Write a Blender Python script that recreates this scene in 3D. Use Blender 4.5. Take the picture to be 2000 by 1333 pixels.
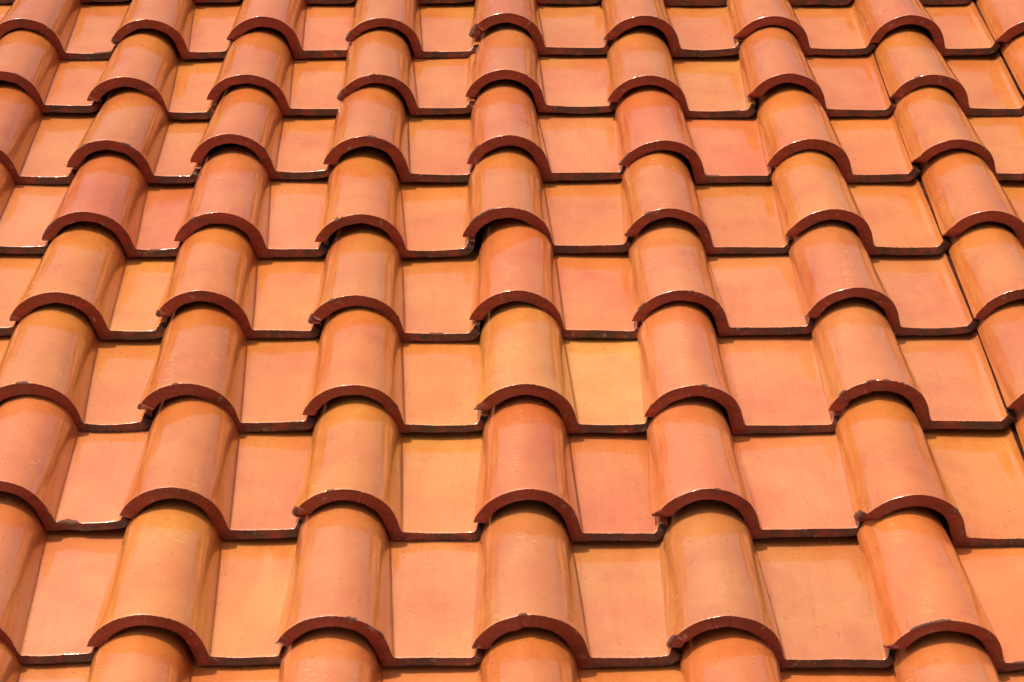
import bpy, math, random
import numpy as np
from mathutils import Matrix, Vector

for o in list(bpy.data.objects):
    bpy.data.objects.remove(o, do_unlink=True)
scene = bpy.context.scene
COL = scene.collection
W = 0.25                      # one tile pitch in metres
PITCH = math.radians(22)      # slope of the roof
ROOF_Z = 3.0
ROOF = Matrix.Translation((0, 0, ROOF_Z)) @ Matrix.Rotation(PITCH, 4, 'X')   # roof frame -> world

# ------------------------------------------------------------------ camera
F_PX, TILT, YAW, ROLL = 3942.31, 0.59657, 0.02428, 0.01361
CPOS = Vector((2.31937, -7.60873, 7.12573)) * W
fw = Vector((math.sin(YAW) * math.cos(TILT), math.cos(YAW) * math.cos(TILT), -math.sin(TILT)))
rt = Vector((math.cos(YAW), -math.sin(YAW), 0)); up = rt.cross(fw)
r2 = rt * math.cos(ROLL) + up * math.sin(ROLL); u2 = -rt * math.sin(ROLL) + up * math.cos(ROLL)
cm = Matrix(((r2.x, u2.x, -fw.x, CPOS.x), (r2.y, u2.y, -fw.y, CPOS.y), (r2.z, u2.z, -fw.z, CPOS.z), (0, 0, 0, 1)))
cam_data = bpy.data.cameras.new('camera'); cam = bpy.data.objects.new('camera', cam_data)
COL.objects.link(cam); cam.matrix_world = ROOF @ cm
cam_data.sensor_width = 36; cam_data.lens = 36 * F_PX / 2000
cam_data.clip_start = 0.05; cam_data.clip_end = 500
scene.camera = cam
scene.render.resolution_x = 1024; scene.render.resolution_y = 682

# ------------------------------------------------------------------ sky and sun
SUN_LEFT, SUN_UP = math.radians(19), math.radians(11)      # tilt from the roof's normal
sd = Vector((-math.tan(SUN_LEFT), math.tan(SUN_UP), 1)).normalized()
sdw = (ROOF.to_3x3() @ sd).normalized()                    # direction towards the sun
world = bpy.data.worlds.new('World'); scene.world = world; world.use_nodes = True
nt = world.node_tree; nt.nodes.clear()
sky = nt.nodes.new('ShaderNodeTexSky'); sky.sky_type = 'NISHITA'; sky.sun_disc = False
sky.sun_elevation = math.asin(sdw.z); sky.sun_rotation = math.atan2(sdw.x, sdw.y)
sky.air_density = 0.6; sky.dust_density = 8.0; sky.ozone_density = 0.6
bg = nt.nodes.new('ShaderNodeBackground'); bg.inputs['Strength'].default_value = 0.145
wo = nt.nodes.new('ShaderNodeOutputWorld')
nt.links.new(sky.outputs[0], bg.inputs[0]); nt.links.new(bg.outputs[0], wo.inputs[0])
sun_data = bpy.data.lights.new('sun', 'SUN'); sun_data.energy = 4.6; sun_data.angle = math.radians(0.53)
sun_data.color = (1.0, 0.90, 0.76)
sun = bpy.data.objects.new('sun', sun_data); COL.objects.link(sun)
sun.rotation_euler = sdw.to_track_quat('Z', 'Y').to_euler(); sun.location = (0, 0, 12)

scene.view_settings.view_transform = 'Standard'; scene.view_settings.look = 'None'
scene.view_settings.gamma = 1.0; scene.view_settings.exposure = -0.10
scene.view_settings.use_curve_mapping = False
scene.cycles.max_bounces = 5; scene.cycles.diffuse_bounces = 3; scene.cycles.glossy_bounces = 3; scene.cycles.transmission_bounces = 0

# ------------------------------------------------------------------ materials
class NG:
    def __init__(s, name):
        s.m = bpy.data.materials.new(name); s.m.use_nodes = True; s.t = s.m.node_tree
        s.t.nodes.clear(); s.out = s.t.nodes.new('ShaderNodeOutputMaterial')
    def n(s, typ, inp=None, **kw):
        nd = s.t.nodes.new(typ)
        for k, v in kw.items(): setattr(nd, k, v)
        for k, v in (inp or {}).items():
            if hasattr(v, 'is_output') or isinstance(v, bpy.types.NodeSocket): s.t.links.new(v, nd.inputs[k])
            else: nd.inputs[k].default_value = v
        return nd
    def math(s, op, a, b=0.5, c=None, clamp=False):
        d = {0: a, 1: b}
        if c is not None: d[2] = c
        return s.n('ShaderNodeMath', d, operation=op, use_clamp=clamp).outputs[0]
    def mapr(s, v, a, b, c=0.0, d=1.0):
        return s.n('ShaderNodeMapRange', {0: v, 1: a, 2: b, 3: c, 4: d}).outputs[0]
    def mix(s, f, a, b, blend='MIX'):
        nd = s.n('ShaderNodeMix', {0: f, 6: a, 7: b}, data_type='RGBA', blend_type=blend)
        return nd.outputs[2]
    def noise(s, vec, scale, detail=3.0, rough=0.55):
        return s.n('ShaderNodeTexNoise', {'Vector': vec, 'Scale': scale, 'Detail': detail, 'Roughness': rough}).outputs[0]

def seeded(g):
    """object coordinates pushed to a different place for each tile"""
    tc = g.n('ShaderNodeTexCoord').outputs['Object']
    oi = g.n('ShaderNodeObjectInfo')
    off = g.n('ShaderNodeCombineXYZ', {0: g.math('MULTIPLY', oi.outputs['Random'], 41.0),
                                       1: g.math('MULTIPLY', oi.outputs['Random'], 83.0), 2: g.math('MULTIPLY', oi.outputs['Random'], 17.0)}).outputs[0]
    v = g.n('ShaderNodeVectorMath', {0: tc, 1: off}, operation='ADD').outputs[0]
    return tc, v, oi

def scaled(g, v, sx, sy, sz):
    return g.n('ShaderNodeVectorMath', {0: v, 1: (sx, sy, sz)}, operation='MULTIPLY').outputs[0]

def glazed_terracotta():
    g = NG('glazed_terracotta')
    tc, v, oi = seeded(g)
    base = oi.outputs['Color']
    sep = g.n('ShaderNodeSeparateXYZ', {0: tc})
    low = g.noise(v, 7.0, 2.0)
    mid = g.noise(v, 28.0, 2.0)
    streak = g.noise(scaled(g, v, 120, 5, 90), 1.0, 2.0)
    c = g.mix(g.mapr(low, 0.34, 0.66), g.mix(1.0, base, (1.03, 1.09, 1.10, 1), 'MULTIPLY'), g.mix(1.0, base, (0.97, 0.83, 0.82, 1), 'MULTIPLY'))
    sweep = g.noise(scaled(g, v, 17, 3.5, 14), 1.0, 3.0)
    c = g.mix(g.mapr(sweep, 0.42, 0.66, 0.0, 0.8), c, g.mix(1.0, c, (0.97, 0.88, 0.78, 1), 'MULTIPLY'))
    c = g.mix(g.mapr(mid, 0.45, 0.75, 0.0, 0.45), c, g.mix(1.0, c, (1.05, 1.16, 1.22, 1), 'MULTIPLY'))
    # drawn streaks along the barrel, strongest on its flanks
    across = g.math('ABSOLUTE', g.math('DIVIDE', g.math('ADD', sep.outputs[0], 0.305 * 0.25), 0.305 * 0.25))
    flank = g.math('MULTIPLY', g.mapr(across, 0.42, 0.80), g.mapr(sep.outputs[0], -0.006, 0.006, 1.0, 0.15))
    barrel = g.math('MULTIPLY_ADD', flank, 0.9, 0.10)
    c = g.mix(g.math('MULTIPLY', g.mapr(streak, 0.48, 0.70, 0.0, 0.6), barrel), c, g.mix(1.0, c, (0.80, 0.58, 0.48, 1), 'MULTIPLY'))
    c = g.mix(g.mapr(sep.outputs[0], -0.006, 0.004, 0.85, 0.0), c, g.mix(1.0, c, (0.97, 0.90, 0.84, 1), 'MULTIPLY'))   # the barrel is tinted a little redder than the pan
    # brownish fire marks
    blot = g.noise(v, 16.0, 3.0, 0.6)
    c = g.mix(g.mapr(blot, 0.48, 0.72, 0.0, 0.75), c, g.mix(1.0, c, (0.88, 0.78, 0.70, 1), 'MULTIPLY'))
    # pores and specks
    sp = g.n('ShaderNodeTexVoronoi', {'Vector': v, 'Scale': 80.0}); spd = sp.outputs['Distance']
    pick = g.n('ShaderNodeSeparateColor', {0: sp.outputs['Color']}).outputs[0]
    dark = g.math('MULTIPLY', g.math('LESS_THAN', spd, 0.105), g.math('GREATER_THAN', pick, 0.62))
    c = g.mix(g.math('MULTIPLY', dark, 0.7), c, (0.12, 0.035, 0.018, 1))
    sp2 = g.n('ShaderNodeTexVoronoi', {'Vector': scaled(g, v, 1, 1, 1), 'Scale': 130.0})
    pick2 = g.n('ShaderNodeSeparateColor', {0: sp2.outputs['Color']}).outputs[1]
    light = g.math('MULTIPLY', g.math('LESS_THAN', sp2.outputs['Distance'], 0.08), g.math('GREATER_THAN', pick2, 0.86))
    c = g.mix(g.math('MULTIPLY', light, 0.85), c, (0.75, 0.48, 0.28, 1))
    # pale scuffs where the wet clay was smoothed: short slanting strokes in patches
    rotv = g.n('ShaderNodeVectorRotate', {'Vector': v, 'Axis': (0, 0, 1), 'Angle': 0.55}, rotation_type='AXIS_ANGLE').outputs[0]
    strokes = g.noise(scaled(g, rotv, 70, 330, 40), 1.0, 2.0)
    patch = g.mapr(g.noise(scaled(g, v, 30, 6, 30), 1.0, 1.0), 0.54, 0.70)
    scuff = g.math('MULTIPLY', g.mapr(strokes, 0.52, 0.68), g.math('MULTIPLY', patch, g.mapr(sep.outputs[0], -0.02, 0.0, 0.95, 0.3)))
    c = g.mix(scuff, c, g.mix(1.0, c, (1.12, 1.42, 1.75, 1), 'MULTIPLY'))
    # relief
    fine = g.noise(v, 240.0, 2.0)
    h = g.math('ADD', g.math('MULTIPLY', g.math('MULTIPLY', streak, barrel), 0.5), g.math('MULTIPLY', fine, 0.07))
    h = g.math('ADD', h, g.math('MULTIPLY', mid, 0.30))
    b2 = g.n('ShaderNodeBump', {'Height': h, 'Strength': 0.16, 'Distance': 0.003})
    c = g.mix(g.mapr(fine, 0.40, 0.7, 0.0, 0.40), c, g.mix(1.0, c, (0.80, 0.72, 0.66, 1), 'MULTIPLY'))
    gl = g.noise(scaled(g, v, 75, 7, 75), 1.0, 3.0, 0.65)
    rough = g.math('ADD', g.mapr(gl, 0.40, 0.68, 0.03, 0.20), g.mapr(low, 0.50, 0.70, 0.0, 0.12))
    rough = g.math('ADD', rough, g.math('MULTIPLY', scuff, 0.2))
    p = g.n('ShaderNodeBsdfPrincipled', {'Base Color': c, 'Roughness': 0.45, 'IOR': 1.5, 'Specular IOR Level': 0.3, 'Normal': b2.outputs[0],
                                         'Coat Weight': 1.0, 'Coat Roughness': rough, 'Coat IOR': 2.2, 'Coat Normal': b2.outputs[0]})
    g.t.links.new(p.outputs[0], g.out.inputs[0]); return g.m

def fired_edge():
    """the cut front edge: dark fired clay, sooty along the flat pan"""
    g = NG('fired_clay_edge')
    tc, v, oi = seeded(g)
    sep = g.n('ShaderNodeSeparateXYZ', {0: tc})
    c0 = g.mix(1.0, oi.outputs['Color'], (0.46, 0.14, 0.12, 1), 'MULTIPLY')  # edge clay, lowered further so the lips' shade sits in the colour
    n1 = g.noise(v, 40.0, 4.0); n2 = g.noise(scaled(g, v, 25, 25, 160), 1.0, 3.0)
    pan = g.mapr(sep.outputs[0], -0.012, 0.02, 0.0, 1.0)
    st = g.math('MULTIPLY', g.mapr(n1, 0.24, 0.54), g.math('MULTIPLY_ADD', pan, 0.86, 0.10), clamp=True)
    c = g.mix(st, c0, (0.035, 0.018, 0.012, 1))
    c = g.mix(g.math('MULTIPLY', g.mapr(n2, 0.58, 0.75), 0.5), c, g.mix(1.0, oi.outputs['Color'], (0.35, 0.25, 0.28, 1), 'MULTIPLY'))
    tip = g.noise(v, 70.0, 3.0)
    c = g.mix(g.mapr(tip, 0.64, 0.74, 0.0, 0.7), c, (0.33, 0.24, 0.17, 1))
    sm = g.noise(scaled(g, v, 18, 18, 60), 1.0, 3.0)
    c = g.mix(g.mapr(sm, 0.52, 0.70, 0.0, 0.7), c, g.mix(1.0, c, (0.45, 0.5, 0.5, 1), 'MULTIPLY'))
    c = g.mix(g.mapr(sm, 0.46, 0.30, 0.0, 0.6), c, g.mix(1.0, c, (1.5, 1.7, 1.6, 1), 'MULTIPLY'))
    b = g.n('ShaderNodeBump', {'Height': g.noise(v, 150.0, 4.0), 'Strength': 0.35, 'Distance': 0.003})
    p = g.n('ShaderNodeBsdfPrincipled', {'Base Color': c, 'Roughness': 0.5, 'Normal': b.outputs[0], 'Coat Weight': 0.2, 'Coat Roughness': 0.25})
    g.t.links.new(p.outputs[0], g.out.inputs[0]); return g.m

def raw_clay():
    g = NG('raw_clay_underside'); tc, v, oi = seeded(g)
    c = g.mix(g.noise(v, 30.0), (0.17, 0.055, 0.026, 1), (0.09, 0.03, 0.018, 1))
    p = g.n('ShaderNodeBsdfPrincipled', {'Base Color': c, 'Roughness': 0.85})
    g.t.links.new(p.outputs[0], g.out.inputs[0]); return g.m

def felt():
    g = NG('roofing_felt'); tc = g.n('ShaderNodeTexCoord').outputs['Object']
    c = g.mix(g.noise(tc, 60.0), (0.018, 0.017, 0.016, 1), (0.035, 0.032, 0.03, 1))
    p = g.n('ShaderNodeBsdfPrincipled', {'Base Color': c, 'Roughness': 0.95})
    g.t.links.new(p.outputs[0], g.out.inputs[0]); return g.m

M_GLAZE, M_EDGE, M_RAW, M_FELT = glazed_terracotta(), fired_edge(), raw_clay(), felt()

# ------------------------------------------------------------------ where each tile lies
# front corner (foot of the barrel on the pan) of the tiles, in tile pitches on the roof: (row, column) -> (across, up the slope)
MEAS = {
(0,0):(0.017,0.027),(0,1):(0.982,0.019),(0,2):(1.926,-0.008),(0,3):(2.929,0.002),(0,4):(3.921,-0.017),(0,5):(5.034,-0.060),
(1,0):(0.016,1.087),(1,1):(0.986,1.027),(1,2):(1.935,1.010),(1,3):(2.932,0.990),(1,4):(3.922,1.004),(1,5):(5.047,0.950),
(2,0):(0.020,2.018),(2,1):(0.956,2.006),(2,2):(1.930,1.989),(2,3):(2.944,1.988),(2,4):(3.941,1.986),(2,5):(5.047,2.026),
(3,0):(0.029,2.990),(3,1):(0.933,3.005),(3,2):(1.897,2.964),(3,3):(2.914,3.005),(3,4):(3.950,3.023),(3,5):(5.045,3.023),
(4,0):(0.059,3.965),(4,1):(0.946,3.967),(4,2):(1.883,3.968),(4,3):(2.870,4.029),(4,4):(3.956,4.005),(4,5):(5.043,3.993),
(5,-1):(-0.892,4.961),(5,0):(0.059,4.965),(5,1):(0.923,5.022),(5,2):(1.878,4.993),(5,3):(2.890,5.018),(5,4):(3.983,4.977),(5,5):(5.047,4.991),(5,6):(6.091,5.006),
(6,-1):(-0.900,6.039),(6,0):(0.045,5.932),(6,1):(0.944,5.985),(6,2):(1.917,5.990),(6,3):(2.884,6.058),(6,4):(3.958,5.993),(6,5):(5.012,6.005),(6,6):(6.107,6.035),
(7,-1):(-0.896,6.945),(7,0):(0.078,6.942),(7,1):(0.978,6.984),(7,2):(1.925,6.990),(7,3):(2.906,7.061),(7,4):(3.986,7.027),(7,5):(5.030,7.056),(7,6):(6.118,7.054)}
ROWS = range(-2, 12); COLS = range(-5, 11)
colmean = {}
for c in COLS:
    v = [MEAS[k][0] for k in MEAS if k[1] == c]
    colmean[c] = sum(v) / len(v) if v else None
for c in range(7, 12): colmean[c] = 6.10 + (c - 6) * 1.03
for c in range(-2, -7, -1): colmean[c] = -0.896 + (c + 1) * 0.96
def corner(r, c):
    if (r, c) in MEAS: return MEAS[(r, c)]
    rr = random.Random(r * 131 + c * 17 + 5)
    return (colmean[c] + rr.uniform(-0.02, 0.02), r + rr.uniform(-0.02, 0.025))

# clay colours (linear albedo); tan T also has the view's lower-edge darkening put in
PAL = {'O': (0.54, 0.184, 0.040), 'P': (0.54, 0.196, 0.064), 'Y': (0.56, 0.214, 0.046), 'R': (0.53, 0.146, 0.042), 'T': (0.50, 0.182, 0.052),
       'B': (0.58, 0.250, 0.055)}
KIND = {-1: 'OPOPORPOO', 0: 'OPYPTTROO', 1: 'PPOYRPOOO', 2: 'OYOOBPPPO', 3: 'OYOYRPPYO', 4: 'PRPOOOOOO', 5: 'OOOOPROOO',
        6: 'OOOOPYRYO', 7: 'OOOOOOOOO', 8: 'OOPOOYOOO'}       # columns -1 .. 7
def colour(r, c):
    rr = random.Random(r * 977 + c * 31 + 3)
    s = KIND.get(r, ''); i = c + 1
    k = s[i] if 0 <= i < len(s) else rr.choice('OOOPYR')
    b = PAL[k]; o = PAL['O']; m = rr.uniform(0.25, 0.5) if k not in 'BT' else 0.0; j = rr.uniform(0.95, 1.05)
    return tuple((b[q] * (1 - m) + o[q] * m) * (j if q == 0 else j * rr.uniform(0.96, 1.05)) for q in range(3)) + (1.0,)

# ------------------------------------------------------------------ tile mesh
A = 0.305                      # half the barrel's width, in pitches
T_B, T_P = 0.082, 0.063        # wall thickness of barrel and pan
GAP = 0.026
LEN = 1.18                     # length of a tile (the rest is under the tile above)
BAR = np.array([(-.306, .066), (-.284, .120), (-.225, .198), (-.130, .2605), (0, .289), (.130, .2605), (.222, .196), (.270, .122), (.2935, .049), (.3015, .018), (.308, .005), (.317, .0)])

def catmull(P, n):
    P = np.vstack([2 * P[0] - P[1], P, 2 * P[-1] - P[-2]]); out = []
    d = np.hypot(*(P[1:] - P[:-1]).T)
    for i in range(1, len(P) - 2):
        k = max(2, int(math.ceil(d[i] / n)))
        t = np.linspace(0, 1, k, endpoint=False)[:, None]
        p0, p1, p2, p3 = P[i - 1], P[i], P[i + 1], P[i + 2]
        out.append(0.5 * (2 * p1 + (p2 - p0) * t + (2 * p0 - 5 * p1 + 4 * p2 - p3) * t ** 2 + (3 * p1 - p0 - 3 * p2 + p3) * t ** 3))
    out.append(P[-2][None]); return np.vstack(out)

def profile(panw, step, slit, lift):
    b = catmull(BAR, step)
    e = A + panw
    if slit:      # the pan's edge stops just short of the next barrel and leaves a dark slit
        tail = [(e - .060, .0), (e - .036, .006), (e - .022, .020), (e - .014, .036), (e - .009, .046)]
    else:         # the pan's edge turns up under the next barrel
        tail = [(e - .035 + lift, .0), (e - .006 + lift, .002), (e + .006 + lift, .008), (e + .015 + lift, .022), (e + .024 + lift, .034), (e + .040 + lift, .037), (e + .070 + lift, .036)]
    pan = np.array([(A + .020, 0), (A + panw * .3, -.003), (A + panw * .6, -.002)] + tail)
    p = catmull(pan, step * 1.4)
    return np.vstack([b, p]), len(b)

def under(P, N, thick, nb):
    B = P - N * thick[:, None]
    ang = np.degrees(np.arctan2(N[:, 0], N[:, 2]))          # slope of the surface to the right
    idx = np.where((np.arange(len(P)) > nb * .7) & (np.arange(len(P)) < nb + 12) & (ang > 4) & (ang < 62))[0]
    if len(idx) > 2:
        i0 = max(idx[0] - 1, 0); 
        # first point after the steepest part of the flank
        st = int(nb * .7) + int(np.argmax(ang[int(nb * .7):nb]))
        i0 = st; i1 = idx[-1] + 1
        d = P[st] - P[st - 2]; d = d / np.linalg.norm(d)
        zt = B[i1, 2]; k = (zt - B[i0, 2]) / d[2]
        V = B[i0] + d * max(k, 0)
        h = (i0 + i1) // 2
        for q in range(i0, h + 1): B[q] = B[i0] + (V - B[i0]) * (q - i0) / max(h - i0, 1)
        for q in range(h, i1 + 1): B[q] = V + (B[i1] - V) * (q - h) / max(i1 - h, 1)
    return B

def wob(rng, x, n, fmin, fmax):
    v = np.zeros_like(x)
    for _ in range(n):
        f = math.exp(rng.uniform(math.log(fmin), math.log(fmax))); v += math.sin(1) * np.sin(x * f * 2 * math.pi + rng.uniform(0, 6.28)) / (f ** 0.5)
    return v / n * (fmin ** 0.5)

def tile_mesh(seed, panw, slit=False, fine=True, chips=()):
    rng = random.Random(seed)
    step = 0.0115 if fine else 0.03
    prof, nb = profile(panw, step, slit, rng.uniform(-.010, .014))
    n = len(prof)
    s = np.concatenate([[0], np.cumsum(np.hypot(*(prof[1:] - prof[:-1]).T))])
    isb = np.arange(n) < nb
    wb = np.clip((s[nb - 1] - s) / 0.10 + 0.5, 0, 1)
    x0, z0 = prof[:, 0], prof[:, 1]
    dh = rng.uniform(-.008, .012); dw = rng.uniform(-.006, .006); dk = rng.uniform(-.045, .045)
    pan_sag = rng.uniform(-.004, .006); curl = rng.uniform(-.004, .012)
    ph = [rng.uniform(0, 6.28) for _ in range(6)]
    panx = np.clip((x0 - A) / panw, 0, 1.2)
    def sect(y):
        k = np.clip(y, -0.05, 1.3)
        bx = x0 * (1 + dw / A - (0.046 + dk * .1) * k / A) + 0 * z0
        bz = z0 * (1 + dh / .26 - (0.125 + dk) * k)
        # pan runs from its crease to the neighbour's barrel
        xa = A + dw - (0.046 + dk * .1) * k; xb = A + panw + 0.036 * k
        px = xa + (x0 - A) * (xb - xa) / panw
        pz = z0 - pan_sag * np.sin(np.pi * np.clip(panx, 0, 1)) + curl * np.clip(panx - .55, 0, .5) ** 2 * 2 * (1 - k * .6)
        x = np.where(isb, bx, px); z = np.where(isb, bz, pz)
        # slow hand-made waviness
        z = z + .0022 * np.sin(k * 5.1 + x0 * 7 + ph[0]) + .0016 * np.sin(k * 9.3 - x0 * 11 + ph[1])
        x = x + .0018 * np.sin(k * 4.3 + ph[2]) * wb
        z = z - k * (T_P + GAP)
        return np.stack([x, np.full(n, float(0)), z], 1)
    def normals(P):
        t = np.gradient(P[:, [0, 2]], axis=0); t /= np.linalg.norm(t, axis=1)[:, None] + 1e-9
        return np.stack([-t[:, 1], np.zeros(n), t[:, 0]], 1)
    thick = (T_P + (T_B - T_P) * wb) * rng.uniform(.88, 1.08) + .009 * wob(rng, s, 4, 1, 7)
    # the cut front edge wanders, its arris is worn and chipped
    panx = np.clip((x0 - A) / panw, 0, 1.4)
    e = .008 * wob(rng, s, 6, 1.5, 24) + .006 * wob(rng, s, 6, 20, 60) + rng.uniform(-.004, .004) * s
    rad = np.clip(.0030 + .006 * wob(rng, s, 6, 2, 30) + .006 * wob(rng, s, 6, 25, 70), .002, .05)
    def bite(c, w, rough):
        q = np.clip(1 - np.abs(s - c) / w, 0, 1); q = np.minimum(1, q * 2.2)
        return q * (1 + rough * wob(rng, s, 5, 20, 70))
    for _ in range(rng.choice([0, 0, 0, 1, 1, 2])):
        rad += bite(rng.uniform(.05, .75), rng.uniform(.012, .045), .5) * rng.uniform(.005, .014)
    for _ in range(rng.choice([0, 0, 0, 1])):
        rad += bite(rng.uniform(s[nb], s[-1] - .1), rng.uniform(.03, .12), .8) * rng.uniform(.005, .010)
    if rng.random() < .55:
        e += np.clip(1 - s / rng.uniform(.03, .12), 0, 1) * rng.uniform(.01, .065) * (1 + .5 * wob(rng, s, 5, 15, 50))
        rad += np.clip(1 - s / rng.uniform(.05, .12), 0, 1) * rng.uniform(0, .015)
    for (c0, w, d) in chips:                    # larger breaks that can be told apart
        q = bite(c0, w, .35); e += q * d * .6; rad += q * d * .7
    rad = np.clip(rad, .002, .045)
    e += .045 * np.clip((panx - 1 - .012 / panw) * panw / .02, 0, 1) * ~isb
    ys = [0.0, .03, .08, .16, .28, .42, .58, .74, .88, 1.0, LEN] if fine else [0, .2, .5, .8, LEN]
    fall = lambda y: max(0, 1 - y / .35)
    V = []; rings = []
    def add(P):
        rings.append(np.arange(len(V) * n, len(V) * n + n)); V.append(P)
    top0 = sect(0.0); N0 = normals(top0)
    bot0 = under(top0, N0, thick, nb)
    # the free end of the barrel is cut level
    lim = top0[0, 2] - .004
    bot0[:nb // 2, 2] = np.maximum(bot0[:nb // 2, 2], lim)
    # no fold of the underside in the fillet under the crease
    for i in range(1, n):
        if bot0[i, 0] < bot0[i - 1, 0]: bot0[i, 0] = bot0[i - 1, 0]
    # lower half of the front face, then up round the arris, then the top
    face_r = .0025
    def jit(P, amp, y):
        Q = P.copy(); Q[:, 1] = y + amp * wob(rng, s, 5, 8, 50); return Q
    add(jit(bot0, .002, e + .004))
    add(jit(bot0 + (top0 - bot0) * .12, .002, e + .0005))
    add(jit(bot0 + (top0 - bot0) * .5, face_r, e))
    nbev = 4 if fine else 2
    for j in range(nbev + 1):
        f = math.pi / 2 * j / nbev
        P = top0 - N0 * (rad * (1 - math.sin(f)))[:, None]
        P[:, 1] = e + rad * (1 - math.cos(f))
        add(P)
    nf = len(rings)
    for y in ys[1:]:
        P = sect(y); P[:, 1] = y + e * fall(y) * (1 if y > .05 else 1)
        if y < .06: P[:, 1] = np.maximum(P[:, 1], e + rad + .004)
        add(P)
    ntop = len(rings)
    # underside, from the back to the front
    for y in (LEN, .5):
        P = sect(y); P = under(P, normals(P), thick, nb)
        l2 = sect(y)[0, 2] - .004; P[:nb // 2, 2] = np.maximum(P[:nb // 2, 2], l2)
        for i in range(1, n):
            if P[i, 0] < P[i - 1, 0]: P[i, 0] = P[i - 1, 0]
        P[:, 1] = y; add(P)
    V = np.vstack(V)
    V[:, 0] -= A                       # origin at the front corner, where the barrel meets the pan
    V *= W
    F = []; mats = []
    nr = len(rings)
    for k in range(nr):
        a = rings[k]; b = rings[(k + 1) % nr]
        q = np.stack([a[:-1], a[1:], b[1:], b[:-1]], 1); F.append(q)
        m = 1 if k < 3 else (0 if k < ntop - 1 else 2)
        mm = np.full(n - 1, m)
        if 3 <= k < 3 + nbev // 2: mm[:] = 1
        if 3 <= k < nf - 1: mm[(rad[:-1] > .010) | (rad[1:] > .010)] = 2
        mats.append(mm)
    F = np.vstack(F).tolist(); mats = np.concatenate(mats).tolist()
    # the two long ends
    F.append([int(r[0]) for r in rings]); mats.append(1)
    F.append([int(r[-1]) for r in rings][::-1]); mats.append(1)
    me = bpy.data.meshes.new('roof_tile')
    me.from_pydata(V.tolist(), [], F)
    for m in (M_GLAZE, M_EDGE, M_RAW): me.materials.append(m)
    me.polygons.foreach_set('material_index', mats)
    me.polygons.foreach_set('use_smooth', [True] * len(F))
    me.set_sharp_from_angle(angle=math.radians(42))
    me.update()
    return me

# ------------------------------------------------------------------ the roof
roof = bpy.data.objects.new('tiled_roof', None); COL.objects.link(roof)
roof.matrix_world = ROOF
roof['label'] = 'sloping roof of glossy orange terracotta tiles with rounded barrels and flat pans'
roof['category'] = 'roof'; roof['kind'] = 'thing'

def part(name, me, M):
    o = bpy.data.objects.new(name, me); COL.objects.link(o); o.parent = roof; o.matrix_local = M; return o

# (place along the profile, half width, depth) of the larger breaks, in tile pitches
CHIPS = {(7, 3): [(.03, .12, .05)], (6, 2): [(.03, .10, .035)], (7, 2): [(.04, .09, .03)], (7, 0): [(.0, .06, .05)], (5, 3): [(.10, .09, .016)],
         (1, 5): [(.02, .09, .045)], (2, 5): [(.14, .03, .016), (.33, .04, .012)], (0, 5): [(.30, .16, .012)], (0, 3): [(.36, .03, .012)],
         (1, 0): [(.95, .06, .02)], (4, 0): [(.14, .12, .014)], (4, 3): [(.20, .16, .012)], (3, 4): [(.12, .05, .014)], (3, 2): [(.02, .07, .03)],
         (0, 4): [(.03, .08, .025)], (3, 1): [(.02, .07, .03)], (1, 2): [(.02, .08, .03)], (5, 4): [(.09, .08, .014)]}
ODD = {(2, 3): 'pale ochre yellow tile, the lightest one in the middle of the roof', (6, 4): 'ochre yellow tile near the top of the roof',
       (0, 1): 'ochre yellow tile near the lower left corner', (1, 3): 'rosy red tile below the pale yellow one',
       (3, 3): 'rosy red tile directly above the pale yellow one'}
for r in ROWS:
    for c in COLS:
        x, y = corner(r, c)
        if c + 1 in colmean and colmean[c + 1] is not None: xn = corner(r, c + 1)[0]
        else: xn = x + 1.0
        near = -2 <= c <= 7 and -1 <= r <= 9
        panw = min(max(xn - x - 2 * A + .008, .25), .60)
        rng = random.Random(r * 7919 + c * 104729)
        if near: me = tile_mesh(r * 1009 + c * 37 + 11, panw, c >= 5, True, CHIPS.get((r, c), ()))
        else: me = tile_mesh(r * 1009 + c * 37 + 11, panw, c >= 5, fine=False)
        rot = Matrix.Rotation(rng.gauss(0, .013), 4, 'Z') @ Matrix.Rotation(rng.gauss(0, .009), 4, 'Y') @ Matrix.Rotation(rng.gauss(0, .005), 4, 'X')
        o = part('roof_tile', me, Matrix.Translation((x * W, y * W, rng.uniform(-.002, .014) * W)) @ rot)
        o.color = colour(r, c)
        if (r, c) in ODD: o['label'] = ODD[(r, c)]

# boarding with felt under the tiles
x0, x1, y0, y1 = -5.6 * W, 11.3 * W, -2.2 * W, 13.0 * W
z1, z0 = -.30 * W, -.42 * W
vs = [(x, y, z) for z in (z0, z1) for y in (y0, y1) for x in (x0, x1)]
me = bpy.data.meshes.new('roof_deck')
me.from_pydata(vs, [], [(0, 2, 3, 1), (4, 5, 7, 6), (0, 1, 5, 4), (2, 6, 7, 3), (0, 4, 6, 2), (1, 3, 7, 5)])
me.materials.append(M_FELT)
part('roof_deck', me, Matrix.Identity(4))
